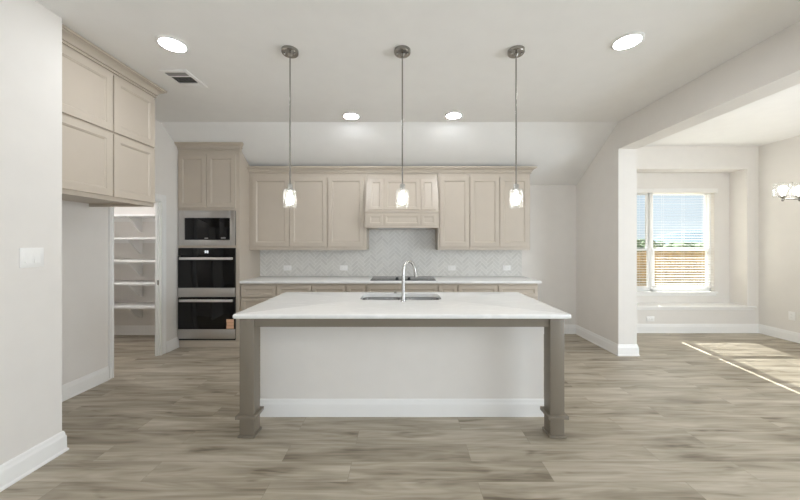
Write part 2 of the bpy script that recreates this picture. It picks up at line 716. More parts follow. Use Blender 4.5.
# breakfast room with its window recess
AX0, AX1, AZ, AY = 3.19, 5.54, 2.628, 5.26
WX0, WX1, WZ0, WZ1 = 3.25, 5.285, 0.62, 2.335
bm = B(XC, AX0, YF, AY, 0, H)
box(bm, AX1, XB, YF, AY, 0, H)
box(bm, AX0, AX1, YF, AY, AZ, H)
box(bm, AX0, AX1, YF, AY, 0, 0.40)
box(bm, XC, WX0, AY, AY + 0.14, 0, H)
box(bm, WX1, XB + 0.1, AY, AY + 0.14, 0, H)
box(bm, WX0, WX1, AY, AY + 0.14, 0, WZ0 - 0.03)
box(bm, WX0, WX1, AY, AY + 0.14, WZ1, H)
struct('wall_breakfast_back', bm, 'wall')

SW = (-1.6, 1.0, 0.6, 2.3)            # side window, out of frame
bm = B(XB, XB + 0.1, SW[1], AY, 0, H)
box(bm, XB, XB + 0.1, Y0, SW[0], 0, H)
box(bm, XB, XB + 0.1, SW[0], SW[1], 0, SW[2])
box(bm, XB, XB + 0.1, SW[0], SW[1], SW[3], H)
struct('wall_breakfast_right', bm, 'wall')

bm = bmesh.new()
RW = [(-1.9, 0.1), (0.5, 2.7), (3.1, 5.1)]
xs = [XN] + [v for a in RW for v in a] + [XB]
for i in range(0, len(xs), 2):
    box(bm, xs[i], xs[i + 1], Y0 - 0.1, Y0, 0, H)
for a, b in RW:
    box(bm, a, b, Y0 - 0.1, Y0, 0, 0.35)
    box(bm, a, b, Y0 - 0.1, Y0, 2.6, H)
struct('wall_rear', bm, 'wall')

# pantry shell
struct('wall_pantry_back', B(-4.85, XL - 0.05, 4.89, 4.99, 0, 2.7), 'wall')
struct('wall_pantry_left', B(-4.85, -4.75, 2.9, 4.89, 0, 2.7), 'wall')
struct('wall_pantry_front', B(-4.85, XL - 0.05, 2.8, 2.9, 0, 2.7), 'wall')
struct('ceiling_pantry', B(-4.85, XL - 0.05, 2.8, 4.99, 2.7, 2.76), 'ceiling')

# window seat board
bm = B(AX0, AX1, YF - 0.001, AY, 0.40, 0.43)
box(bm, 3.09, 5.655, YF - 0.035, YF, 0.40, 0.43, bevel=0.005)
box(bm, 3.11, 5.64, YF - 0.014, YF, 0.365, 0.40, bevel=0.003)
struct('trim_window_seat', bm, 'trim')

# baseboards
struct('baseboard_right', sweep(bmesh.new(), BASE_PROF, [(1.885, YB), (XR, YB), (XR, 3.98), (XC, 3.98), (XC, YF)], side=1), 'trim')
struct('baseboard_breakfast', sweep(bmesh.new(), BASE_PROF, [(XC + 0.024, YF), (XB, YF), (XB, -0.5)], side=1), 'trim')
struct('baseboard_left', sweep(bmesh.new(), BASE_PROF, [(XL, 2.17), (XL, 3.276)], side=1), 'trim')
struct('baseboard_left_near', sweep(bmesh.new(), BASE_PROF, [(XN, Y0), (XN, 2.145), (XL, 2.145)], side=1), 'trim')
struct('baseboard_left_far', sweep(bmesh.new(), BASE_PROF, [(XL, 4.077), (XL, 4.303)], side=1), 'trim')
struct('baseboard_pantry', sweep(bmesh.new(), BASE_PROF, [(-4.75, 2.92), (-4.75, 4.89), (XL - 0.055, 4.89)], side=1), 'trim')

# pantry doorway: jamb, stop and casings
bm = B(XL - 0.052, XL + 0.002, DY0, DY0 + 0.018, 0, DZ)
box(bm, XL - 0.052, XL + 0.002, DY1 - 0.018, DY1, 0, DZ)
box(bm, XL - 0.052, XL + 0.002, DY0, DY1, DZ - 0.018, DZ)
box(bm, XL - 0.04, XL - 0.02, DY1 - 0.03, DY1 - 0.018, 0, DZ - 0.018)


def casing_run(bm, pts, widths):
    """pts walk the opening's edge in the wall plane (y, z); the casing lies outside it, standing out from the wall"""
    rings = []
    pv = [Vector(p) for p in pts]
    for i, p in enumerate(pv):
        ds = []
        if i:
            ds.append((p - pv[i - 1]).normalized())
        if i < len(pv) - 1:
            ds.append((pv[i + 1] - p).normalized())
        nr = [Vector((-d.y, d.x)) for d in ds]
        m = nr[0] if len(nr) == 1 else (nr[0] + nr[1]).normalized()
        m = m / m.dot(nr[0])
        rings.append([bm.verts.new((XL + t, p.x + m.x * w * widths[i], p.y + m.y * w)) for t, w in CASING])
    k = len(CASING)
    for a, b in zip(rings, rings[1:]):
        for i in range(k):
            j = (i + 1) % k
            bm.faces.new((a[i], a[j], b[j], b[i]))
    bm.faces.new(rings[0])
    bm.faces.new(rings[-1][::-1])


casing_run(bm, [(DY0 + 0.004, 0), (DY0 + 0.004, DZ - 0.004), (DY1 - 0.004, DZ - 0.004), (DY1 - 0.004, 0)], (0.55, 0.55, 1, 1))
door_trim = struct('door_1', bm, 'trim')
struct('strike_plate', B(XL - 0.02, XL - 0.002, DY1 - 0.021, DY1 - 0.0175, 0.905, 0.965), 'nickel', door_trim)

# backsplash
struct('wall_backsplash', B(-2.25, 1.9, YB - 0.012, YB, 0.914, 1.80), 'tile')

# ------------------------------------------------------------------ breakfast window
wf = bmesh.new()
FY0, FY1 = AY + 0.06, AY + 0.13
for a, b in ((WX0, WX0 + 0.03), (4.24, 4.29), (WX1 - 0.03, WX1)):
    box(wf, a, b, FY0, FY1, WZ0, WZ1, bevel=0.003)
box(wf, WX0, WX1, FY0, FY1, WZ0, WZ0 + 0.03, bevel=0.003)
box(wf, WX0, WX1, FY0, FY1, WZ1 - 0.03, WZ1, bevel=0.003)
win = struct('window_1', wf, 'vinyl')
MZ = 1.325
for a, b in ((WX0 + 0.03, 4.24), (4.29, WX1 - 0.03)):
    for z0, z1, yy in ((MZ - 0.02, WZ1 - 0.03, FY0 + 0.035), (WZ0 + 0.03, MZ + 0.02, FY0 + 0.005)):
        s = bmesh.new()
        w = 0.035
        box(s, a, a + w, yy, yy + 0.028, z0, z1, bevel=0.003)
        box(s, b - w, b, yy, yy + 0.028, z0, z1, bevel=0.003)
        box(s, a + w, b - w, yy, yy + 0.028, z0, z0 + w, bevel=0.003)
        box(s, a + w, b - w, yy, yy + 0.028, z1 - w, z1, bevel=0.003)
        so = struct('sash', s, 'vinyl', win)
        struct('pane', B(a + w - 0.003, b - w + 0.003, yy + 0.012, yy + 0.016, z0 + w - 0.003, z1 - w + 0.003), 'pane', so)
bm = slab(bmesh.new(), WX0 - 0.03, WX1 + 0.03, AY - 0.035, AY, WZ0 - 0.03, WZ0, 0.004, edge=0.006)
box(bm, WX0, WX1, AY, FY0 + 0.01, WZ0 - 0.03, WZ0)
box(bm, WX0 - 0.015, WX1 + 0.015, AY - 0.014, AY, WZ0 - 0.07, WZ0 - 0.03, bevel=0.003)
struct('windowsill_1', bm, 'trim')

# ------------------------------------------------------------------ outside
struct('ground', B(-40, 60, 5.42, 200, -0.75, -0.7), 'ground')
struct('wall_added_shade', B(-4, 4.235, 5.80, 6.3, -0.7, 3.2), 'shade_wall')  # added wall, unseen, keeps sun off the left of the breakfast window

bm = bmesh.new()
NX, NY = 110, 10
grid = []
for j in range(NY + 1):
    row = []
    for i in range(NX + 1):
        x = -20 + 260 * i / NX
        y = 130 + 60 * j / NY
        prof_ = math.exp(-((x - 146) / 11) ** 2) * 6.0 + math.exp(-((x - 162) / 22) ** 2) * 1.2 + math.exp(-((x - 60) / 30) ** 2) * 3
        z = -0.7 + (prof_ + 2.2 + noise.noise(Vector((x * 0.09, y * 0.05, 3.3))) * 1.5) * math.sin(PI * j / NY)
        row.append(bm.verts.new((x, y, z)))
    grid.append(row)
for j in range(NY):
    for i in range(NX):
        bm.faces.new((grid[j][i], grid[j][i + 1], grid[j + 1][i + 1], grid[j + 1][i]))
struct('hill', bm, 'hill')

FNC = thing('privacy_fence', 'tan wooden board fence standing in the yard beyond the window', 'fence', (13, 14, -0.7))
bm = bmesh.new()
x = 3.0
random.seed(4)
while x < 24:
    box(bm, x, x + 0.135, 14.0 + random.uniform(0, 0.006), 14.02, -0.68, 1.06 + random.uniform(-0.012, 0.012))
    x += 0.142
obj('fence_boards', bm, 'fence', FNC, flat=True)
for z in (-0.4, 0.2, 0.8):
    obj('rail', B(3, 24, 14.02, 14.06, z, z + 0.09), 'fence', FNC)
x = 3.2
while x < 24:
    obj('post', B(x, x + 0.09, 14.06, 14.15, -0.7, 1.0), 'fence', FNC)
    x += 2.4


def tree(x, y, z, r, hgt, leafm, label, seed):
    t = thing('tree', label, 'tree', (x, y, -0.7), 'trees beyond the fence')
    obj('trunk', tube(bmesh.new(), [(x, y, -0.7), (x + 0.1, y, z), (x, y, z + hgt * 0.5)], [0.3, 0.22, 0.1], 8), 'bark', t)
    bm = bmesh.new()
    random.seed(seed)
    for k in range(7):
        c = Vector((x + random.uniform(-0.6, 0.6) * r, y + random.uniform(-0.6, 0.6) * r, z + random.uniform(0.1, 0.9) * hgt))
        s = r * random.uniform(0.45, 0.7)
        res = bmesh.ops.create_icosphere(bm, subdivisions=3, radius=s, matrix=Matrix.Translation(c))
        for v in res['verts']:
            d = (v.co - c)
            v.co += d.normalized() * noise.noise(v.co * 1.7) * s * 0.45
            v.co.z = c.z + (v.co.z - c.z) * 0.75
    obj('crown', bm, leafm, t)
    return t


tree_l = [
    (34.6, 45, 0.1, 1.6, 1.3, 'leaf2', 'pale green low tree just right of the window mullion beyond the fence'),
    (42.5, 53, -0.3, 1.8, 1.9, 'leaf', 'rounded mid green tree beyond the fence, second from the mullion'),
    (39.6, 45, 0.0, 1.5, 1.2, 'leaf2', 'small pale green tree beyond the fence in the middle of the right window'),
    (49.3, 53, -0.3, 1.8, 1.7, 'leaf', 'bushy green tree beyond the fence right of the middle of the window'),
    (44.4, 45, 0.0, 1.6, 1.5, 'leaf2', 'taller pale green tree beyond the fence at the right edge of the window'),
    (30.0, 40, -0.2, 1.6, 1.9, 'leaf', 'green tree beyond the fence seen through the left window'),
]
for k, a in enumerate(tree_l):
    tree(*a, seed=k + 3)

# ------------------------------------------------------------------ fridge-recess cabinets (facing +x)
FX = -2.45


def side_front(y0, y1, z0, z1, **k):
    m = Matrix.Translation((FX, y0, z0)) @ Matrix.Rotation(PI / 2, 4, 'Z')
    return shaker(bmesh.new(), m, y1 - y0, z1 - z0, **k)


G = 'overhead cabinets on the left wall'
t = thing('overhead_cabinet', 'upper taupe two-door cabinet on the left wall, meeting the ceiling with crown', 'cabinet', (-2.77, 2.61, 2.377), G)
obj('body', B(XL + 0.002, FX - 0.02, 2.147, 3.097, 2.377, 2.90), 'cab', t)
obj('door', side_front(2.155, 2.638, 2.386, 2.868), 'cab', t)
obj('door', side_front(2.65, 3.087, 2.386, 2.868), 'cab', t)
obj('crown_molding', sweep(bmesh.new(), CROWN, [(FX - 0.02, 2.15), (FX - 0.02, 3.097), (XL + 0.003, 3.097)], z0=2.893), 'cab', t)

t = thing('overhead_cabinet', 'lower taupe two-door cabinet on the left wall, over the empty fridge recess', 'cabinet', (-2.77, 2.61, 1.80), G)
bm = B(XL + 0.002, FX - 0.02, 2.147, 3.097, 1.83, 2.377)
box(bm, FX - 0.045, FX - 0.02, 2.147, 3.097, 1.80, 1.83)
box(bm, XL + 0.002, FX - 0.045, 3.077, 3.097, 1.80, 1.83)
obj('body', bm, 'cab', t)
obj('door', side_front(2.155, 2.638, 1.835, 2.368), 'cab', t)
obj('door', side_front(2.65, 3.087, 1.835, 2.368), 'cab', t)

# ------------------------------------------------------------------ tall oven cabinet
TY = 4.306
TX0, TX1 = -3.098, -2.25
t = thing('oven_cabinet', 'tall taupe cabinet against the back wall holding microwave and ovens', 'cabinet', (-2.675, 4.6, 0))
bm = bmesh.new()
side = [(TY + 0.02, 0), (YB - 0.002, 0), (YB - 0.002, 2.35), (TY + 0.02, 2.75)]
prism(bm, side, 'x', TX0, TX0 + 0.016)
prism(bm, side, 'x', TX1 - 0.02, TX1)
box(bm, TX0 + 0.016, TX1 - 0.02, 4.90, YB - 0.002, 0, 2.34)
box(bm, TX0 + 0.016, TX1 - 0.02, TY + 0.02, 4.90, 1.889, 1.92)
box(bm, TX0 + 0.016, TX1 - 0.02, TY + 0.02, 4.90, 1.376, 1.40)
box(bm, TX0 + 0.016, TX1 - 0.02, TY + 0.02, 4.90, 0.0, 0.093)
obj('body', bm, 'cab', t)
bm = bmesh.new()
box(bm, TX0, TX0 + 0.012, TY, TY + 0.02, 0, 2.755)
box(bm, TX1 - 0.05, TX1, TY, TY + 0.02, 0, 2.755)
box(bm, TX0 + 0.012, TX1 - 0.05, TY, TY + 0.02, 2.662, 2.755)
box(bm, TX0 + 0.012, TX1 - 0.05, TY, TY + 0.02, 1.888, 1.934)
box(bm, TX0 + 0.012, TX1 - 0.05, TY, TY + 0.02, 1.372, 1.405)
box(bm, TX0 + 0.012, TX1 - 0.05, TY, TY + 0.02, 0, 0.094)
obj('face_frame', bm, 'cab', t)
obj('door', front(-3.088, -2.702, 1.926, 2.662, TY - 0.02), 'cab', t)
obj('door', front(-2.694, -2.296, 1.926, 2.662, TY - 0.02), 'cab', t)
obj('crown_molding', sweep(bmesh.new(), CROWN, [(TX0, TY), (TX1, TY), (TX1, TY + 0.035)], z0=2.722), 'cab', t)
obj('base_trim', sweep(bmesh.new(), [(0, 0), (0.012, 0), (0.012, 0.06), (0.006, 0.07), (0, 0.07)], [(TX0 + 0.025, TY), (TX1, TY), (TX1, TY + 0.02)], z0=0.0), 'cab', t)

OX0, OX1 = -3.083, -2.303
OXC = (OX0 + OX1) / 2
t = thing('microwave', 'built-in stainless microwave with black glass above the double oven', 'microwave', (OXC, 4.5, 1.40))
obj('body', B(OX0 + 0.02, OX1 - 0.02, TY + 0.0, 4.75, 1.406, 1.886), 'black', t)
bm = bmesh.new()
y0, y1 = TY - 0.022, TY
bx0, bx1, bz0, bz1 = OX0 + 0.085, OX1 - 0.07, 1.483, 1.787
box(bm, OX0, bx0, y0, y1, 1.405, 1.888, bevel=0.003)
box(bm, bx1, OX1, y0, y1, 1.405, 1.888, bevel=0.003)
box(bm, bx0, bx1, y0, y1, 1.405, bz0, bevel=0.003)
box(bm, bx0, bx1, y0, y1, bz1, 1.888, bevel=0.003)
obj('trim_frame', bm, 'steel', t)
dd = obj('door', B(bx0 + 0.002, bx1 - 0.15, TY - 0.017, TY + 0.002, bz0 + 0.002, bz1 - 0.002, bevel=0.002), 'blackglass', t)
obj('logo', B(OXC - 0.03, OXC + 0.02, TY - 0.0185, TY - 0.0165, bz0 + 0.018, bz0 + 0.028), 'steel', dd)
cp = obj('control_panel', B(bx1 - 0.148, bx1 - 0.002, TY - 0.017, TY + 0.002, bz0 + 0.002, bz1 - 0.002, bevel=0.002), 'blackglass', t)
obj('display', B(bx1 - 0.125, bx1 - 0.06, TY - 0.0185, TY - 0.0165, bz0 + 0.018, bz0 + 0.035), 'slot', cp)

t = thing('double_wall_oven', 'black glass double wall oven with two bar handles under the microwave', 'oven', (OXC, 4.5, 0.095))
obj('body', B(OX0 + 0.02, OX1 - 0.02, TY, 4.85, 0.097, 1.369), 'black', t)
cp = obj('control_panel', B(OX0, OX1, TY - 0.022, TY, 1.262, 1.371, bevel=0.003), 'blackglass', t)
bm = bmesh.new()
for a in (-0.022, 0.006):
    for z in (1.302, 1.317, 1.332):
        box(bm, OXC + a, OXC + a + 0.016, TY - 0.0235, TY - 0.0215, z, z + 0.003)
    for b in (0.0, 0.0135):
        box(bm, OXC + a + b, OXC + a + b + 0.003, TY - 0.0235, TY - 0.0215, 1.302, 1.335)
obj('display', bm, 'display', cp)


def oven_door(z0, z1, zs, zh):
    bm = B(OX0, OX1, TY - 0.03, TY, z0, zs, bevel=0.003)
    d = obj('door', B(OX0, OX1, TY - 0.03, TY, zs + 0.002, z1, bevel=0.003), 'blackglass', t)
    obj('steel_strip', bm, 'steel', d)
    h = bmesh.new()
    hw = 0.366
    box(h, OXC - hw + 0.02, OXC + hw + 0.02, TY - 0.076, TY - 0.058, zh - 0.017, zh + 0.017, bevel=0.006)
    for s in (-1, 1):
        tube(h, [(OXC + 0.02 + s * (hw - 0.03), TY - 0.068, zh), (OXC + 0.02 + s * (hw - 0.03), TY - 0.028, zh)], 0.010, 12)
    obj('handle', h, 'handle', d)
    return d


oven_door(0.697, 1.258, 0.822, 1.228)
d2 = oven_door(0.122, 0.690, 0.252, 0.652)
bm = bmesh.new()
for k in range(3):
    box(bm, -2.412 + 0.004 * (k % 2), -2.312, TY - 0.034, TY - 0.0302, 0.262 + 0.044 * k, 0.262 + 0.044 * k + 0.041)
tg = obj('paper_tag', bm, 'paper', d2)
tg['label'] = 'small tan paper tag'
obj('vent_strip', B(OX0, OX1, TY - 0.012, TY, 0.097, 0.120), 'black', t)

# ------------------------------------------------------------------ wall cabinets, crown and hood
UY = 4.555
GW = 'taupe wall cabinets over the counter'


def wall_cabinet(x0, x1, doors, label):
    t = thing('wall_cabinet', label, 'cabinet', ((x0 + x1) / 2, 4.75, 1.338), GW)
    bm = prism(bmesh.new(), [(UY + 0.02, 1.365), (YB - 0.014, 1.365), (YB - 0.014, 2.36), (4.775, 2.465), (UY + 0.02, 2.465)], 'x', x0, x1)
    box(bm, x0, x1, UY + 0.02, UY + 0.04, 1.338, 1.365)
    box(bm, x0, x0 + 0.018, UY + 0.04, YB - 0.014, 1.338, 1.365)
    box(bm, x1 - 0.018, x1, UY + 0.04, YB - 0.014, 1.338, 1.365)
    obj('body', bm, 'cab', t)
    for a, b in doors:
        obj('door', front(a, b, 1.392, 2.408, UY), 'cab', t)


wall_cabinet(-2.248, -1.0925, [(-2.196, -1.655), (-1.646, -1.102)], 'tall two-door taupe wall cabinet beside the ovens')
wall_cabinet(-1.0915, -0.522, [(-1.084, -0.562)], 'single-door taupe wall cabinet directly left of the range hood')
wall_cabinet(0.527, 0.992, [(0.556, 0.987)], 'single-door taupe wall cabinet directly right of the range hood')
wall_cabinet(0.993, 1.884, [(0.998, 1.428), (1.437, 1.860)], 'two-door taupe wall cabinet at the right end of the run')

bm = sweep(bmesh.new(), CROWN, [(-2.249, UY + 0.02), (1.884, UY + 0.02), (1.884, 4.63)], z0=2.461)
single('crown_molding', bm, 'cab', 'long taupe crown molding running above the wall cabinets and hood', 'molding')

t = thing('range_hood', 'taupe panelled wood range hood centred over the cooktop', 'range hood', (0, 4.7, 1.666))
HB, HT = 4.415, UY + 0.025
HX = 0.52
bm = bmesh.new()
prism(bm, [(HB, 1.672), (HB, 1.868), (HB - 0.012, 1.872), (HB - 0.012, 1.892), (HB + 0.006, 1.9), (HB + 0.04, 2.0), (HB + 0.085, 2.14), (HT - 0.03, 2.28), (HT, 2.40), (HT, 2.46), (4.775, 2.46), (YB - 0.013, 2.355), (YB - 0.013, 1.672)], 'x', -HX, HX)
obj('body', bm, 'cab', t)
obj('bottom_rim', B(-HX - 0.003, HX + 0.004, HB - 0.006, YB - 0.014, 1.655, 1.675, bevel=0.003), 'cab', t)
obj('vent_insert', B(-0.36, 0.36, HB + 0.06, YB - 0.08, 1.653, 1.66), 'steel', t)
cols = [(-0.478, -0.277), (-0.250, 0.250), (0.277, 0.478)]
for a, b in cols:
    obj('panel', front(a, b, 1.694, 1.846, HB - 0.012, t=0.014, stile=0.03, bead=0.005, slope=0.006, rec=0.009), 'cab', t)
p0, p1 = Vector((0, HB - 0.003, 1.912)), Vector((0, HT - 0.020, 2.372))
dv = p1 - p0
ang = math.atan2(dv.y, dv.z)
for a, b in cols:
    m = T(a, p0.y, p0.z) @ Matrix.Rotation(-ang, 4, 'X')
    obj('panel', shaker(bmesh.new(), m, b - a, dv.length, t=0.03, stile=0.04, bead=0.006, slope=0.008, rec=0.013), 'cab', t)

# ------------------------------------------------------------------ base cabinets
BY = 4.325
GB = 'taupe base cabinets under the back counter'
units = [
    (-2.249, -1.727, 'three', 'taupe drawer-stack base cabinet beside the tall oven cabinet'),
    (-1.726, -1.243, 'one', 'taupe base cabinet second from the ovens, below the left backsplash outlet'),
    (-1.242, -0.767, 'one', 'taupe base cabinet third from the ovens, behind the island'),
    (-0.766, -0.492, 'one', 'narrow taupe base cabinet directly left of the cooktop base'),
    (-0.491, 0.494, 'two', 'wide taupe base cabinet under the cooktop'),
    (0.495, 0.766, 'one', 'narrow taupe base cabinet directly right of the cooktop base'),
    (0.767, 1.318, 'one', 'taupe base cabinet next to last on the right'),
    (1.319, 1.876, 'one', 'taupe base cabinet at the right end of the counter'),
]
for x0, x1, kind, label in units:
    x0, x1 = (x0 if x0 < -2 else x0 * 1.0124), x1 * 1.0124
    t = thing('base_cabinet', label, 'cabinet', ((x0 + x1) / 2, 4.6, 0), GB)
    bm = B(x0, x1, BY + 0.03, YB - 0.003, 0.10, 0.878)
    box(bm, x0, x1, BY + 0.09, YB - 0.003, 0.0, 0.10)
    obj('body', bm, 'cab', t)
    g = 0.009
    kw = dict(t=0.03, stile=0.042, bead=0.005, slope=0.011, rec=0.014)
    obj('drawer', front(x0 + g, x1 - g, 0.689, 0.842, BY, **kw), 'cab', t)
    if kind == 'three':
        obj('drawer', front(x0 + g, x1 - g, 0.40, 0.670, BY, **kw), 'cab', t)
        obj('drawer', front(x0 + g, x1 - g, 0.125, 0.382, BY, **kw), 'cab', t)
    elif kind == 'one':
        obj('door', front(x0 + g, x1 - g, 0.125, 0.670, BY, t=0.03), 'cab', t)
    else:
        obj('door', front(x0 + g, (x0 + x1) / 2 - 0.002, 0.125, 0.670, BY, t=0.03), 'cab', t)
        obj('door', front((x0 + x1) / 2 + 0.002, x1 - g, 0.125, 0.670, BY, t=0.03), 'cab', t)

bm = slab(bmesh.new(), -2.248, 1.932, 4.298, YB - 0.013, 0.879, 0.914, 0.006, edge=0.006)
single('countertop', bm, 'quartz', 'long white quartz countertop on the back base cabinets', 'countertop')

t = thing('cooktop', 'flat grey glass cooktop set on the back counter under the hood', 'cooktop', (0, 4.55, 0.9145))
obj('glass_top', slab(bmesh.new(), -0.445, 0.475, 4.345, 4.85, 0.9145, 0.922, 0.01, edge=0.002), 'greyglass', t)
for kx in (-0.07, 0.10):
    k = lathe(bmesh.new(), [(0.026, 0), (0.026, 0.006), (0.021, 0.01), (0.019, 0.03), (0.015, 0.034)], (kx, 4.40, 0.922), 20)
    obj('knob', k, 'black', t)
for bx, by, br in ((-0.29, 4.44, 0.085), (-0.29, 4.68, 0.07), (0.32, 4.44, 0.07), (0.32, 4.68, 0.085), (0.015, 4.62, 0.11)):
    ring = bmesh.new()
    lathe(ring, [(br - 0.004, 0), (br, 0), (br, 0.0006), (br - 0.004, 0.0006), (br - 0.004, 0)], (bx, by, 0.9222), 40, cap=False)
    obj('burner_ring', ring, 'slot', t)

# backsplash and wall outlets


def outlet(x, y, z, facing, label, horizontal, group=None):
    t = thing('wall_outlet', label, 'outlet', (x, y, z), group)
    w, hgt = (0.125, 0.08) if horizontal else (0.08, 0.125)

    def put(bm):
        rot = Matrix.Identity(4) if facing == '-y' else (Matrix.Rotation(-PI / 2, 4, 'Z') if facing == '-x' else Matrix.Rotation(PI / 2, 4, 'Z'))
        bmesh.ops.transform(bm, matrix=T(x, y, z) @ rot, verts=bm.verts[:])
        return bm
    pl = obj('cover_plate', put(B(-w / 2, w / 2, -0.006, -0.0005, -hgt / 2, hgt / 2, bevel=0.002)), 'plastic', t)
    for s in (-1, 1):
        o = 0.021 * s
        cxx, czz = (o, 0) if horizontal else (0, o)
        rc = obj('receptacle', put(B(cxx - 0.016, cxx + 0.016, -0.0085, -0.006, czz - 0.015, czz + 0.015, bevel=0.001)), 'plastic', t)
        sl = bmesh.new()
        for q in (-0.006, 0.006):
            if horizontal:
                box(sl, cxx - 0.005, cxx + 0.005, -0.0092, -0.0082, czz + q - 0.001, czz + q + 0.001)
            else:
                box(sl, cxx + q - 0.001, cxx + q + 0.001, -0.0092, -0.0082, czz - 0.005, czz + 0.005)
        obj('slots', put(sl), 'slot', rc)
    return t


GO = 'white outlets on the backsplash'
for x, lb in ((-1.815, 'white outlet on the backsplash nearest the ovens'), (-0.925, 'white outlet on the backsplash left of the cooktop'), (0.79, 'white outlet on the backsplash just right of the cooktop'), (1.66, 'white outlet on the backsplash nearest its right end')):
    outlet(x, YB - 0.012, 1.045, '-y', lb, True, GO)
outlet(3.985, YF, 0.222, '-y', 'white outlet low on the wall below the window seat', True, 'breakfast room outlets')
outlet(XB, 4.565, 0.37, '-x', 'upright white outlet low on the far right wall', False, 'breakfast room outlets')

t = thing('light_switch', 'white double rocker switch plate on the left foreground wall', 'light switch', (XN, 1.97, 1.35))


def sw(bm):
    bmesh.ops.transform(bm, matrix=T(XN, 1.968, 1.348) @ Matrix.Rotation(PI / 2, 4, 'Z'), verts=bm.verts[:])
    return bm


obj('cover_plate', sw(B(-0.063, 0.063, -0.007, -0.0005, -0.062, 0.062, bevel=0.002)), 'plastic', t)
for s in (-1, 1):
    bm = bmesh.new()
    prism(bm, [(-0.0062, -0.034), (-0.0075, -0.034), (-0.0125, 0.034), (-0.0062, 0.034)], 'x', 0.024 * s - 0.0165, 0.024 * s + 0.0165)
    bmesh.ops.transform(bm, matrix=Matrix.Scale(-1, 4, (0, 0, 1)), verts=bm.verts[:])
    obj('rocker', sw(bm), 'plastic', t)

# ------------------------------------------------------------------ island
LX0, LX1, LY0, LY1 = 1.098, 1.203, 2.302, 2.405
PY = 2.59
t = thing('kitchen_island', 'long kitchen island with grey panel front and two square taupe legs', 'island', (0, 2.8, 0))
bm = B(-1.18, 1.18, PY, PY + 0.02, 0, 0.88)
obj('front_panel', bm, 'wall', t)
bm = bmesh.new()
for s in (-1, 1):
    a, b = sorted((s * 1.18, s * 1.16))
    box(bm, a, b, PY + 0.02, 3.29, 0, 0.88)
box(bm, -1.16, 1.16, 3.27, 3.29, 0.1, 0.88)
box(bm, -1.16, 1.16, 3.21, 3.23, 0.0, 0.1)
box(bm, -1.16, 1.16, PY + 0.02, 3.27, 0.1, 0.12)
obj('carcass', bm, 'cab', t)
for a, b in ((-1.15, -0.78), (-0.77, -0.40), (-0.39, 0.0), (0.01, 0.39), (0.40, 0.77), (0.78, 1.15)):
    m = T(b, 3.31, 0.125) @ Matrix.Rotation(PI, 4, 'Z')
    obj('door', shaker(bmesh.new(), m, b - a, 0.735), 'cab', t)
obj('baseboard', sweep(bmesh.new(), [(0, 0)] + [(0.016, 0.0)] + BASE_PROF[4:], [(-1.18, PY), (1.18, PY)], side=1), 'trim', t)
for s in (-1, 1):
    a, b = sorted((s * LX0, s * LX1))
    lg = obj('leg', B(a, b, LY0, LY1, 0, 0.879, bevel=0.002), 'leg', t)
    c = bmesh.new()
    box(c, a - 0.022, b + 0.022, LY0 - 0.022, LY1 + 0.022, 0.142, 0.167, bevel=0.002)
    obj('collar', c, 'leg', lg)
    c = B(a - 0.011, b + 0.011, LY0 - 0.011, LY1 + 0.011, 0, 0.016, bevel=0.003)
    obj('foot_trim', c, 'leg', lg)
    obj('side_apron', B(min(a, b) + 0.02, max(a, b) - 0.02, LY1, PY - 0.001 if s else PY, 0.815, 0.879), 'leg', t)
obj('front_apron', B(-LX0, LX0, LY0 + 0.015, LY0 + 0.035, 0.815, 0.879), 'leg', t)

SX0, SX1, SY0, SY1 = -0.395, 0.372, 2.868, 3.226
bm = slab(bmesh.new(), -1.252, 1.252, 2.283, 3.35, 0.88, 0.914, 0.022, holes=[(SX0, SX1, SY0, SY1, 0.075)], edge=0.012)
single('island_countertop', bm, 'quartz', 'white veined quartz slab topping the island', 'countertop')

t = thing('sink', 'stainless undermount double-bowl sink in the island countertop', 'sink', (0, 3.05, 0.66))
bowls = [(SX0 + 0.004, -0.022, SY0 + 0.004, SY1 - 0.004), (0.022, SX1 - 0.004, SY0 + 0.004, SY1 - 0.004)]
for a0, a1, b0, b1 in bowls:
    bm = bmesh.new()
    loops = []
    for ins, z, r in ((-0.015, 0.8785, 0.075), (0, 0.8785, 0.07), (0.003, 0.872, 0.068), (0.01, 0.72, 0.06), (0.03, 0.685, 0.05), (0.07, 0.675, 0.03)):
        loops.append([bm.verts.new((p[0], p[1], z)) for p in rrect(a0 + ins, a1 - ins, b0 + ins, b1 - ins, r)])
    n = len(loops[0])
    for p, q in zip(loops, loops[1:]):
        for i in range(n):
            j = (i + 1) % n
            bm.faces.new((p[i], p[j], q[j], q[i]))
    bm.faces.new(loops[-1])
    bo = obj('bowl', bm, 'sinksteel', t)
    sm = bo.modifiers.new('thickness', 'SOLIDIFY')
    sm.thickness = 0.0015
    sm.offset = -1
    obj('drain', lathe(bmesh.new(), [(0.043, 0.0), (0.043, 0.002), (0.03, 0.003), (0.028, 0.0015)], ((a0 + a1) / 2, (b0 + b1) / 2, 0.6755), 24), 'chrome', bo)

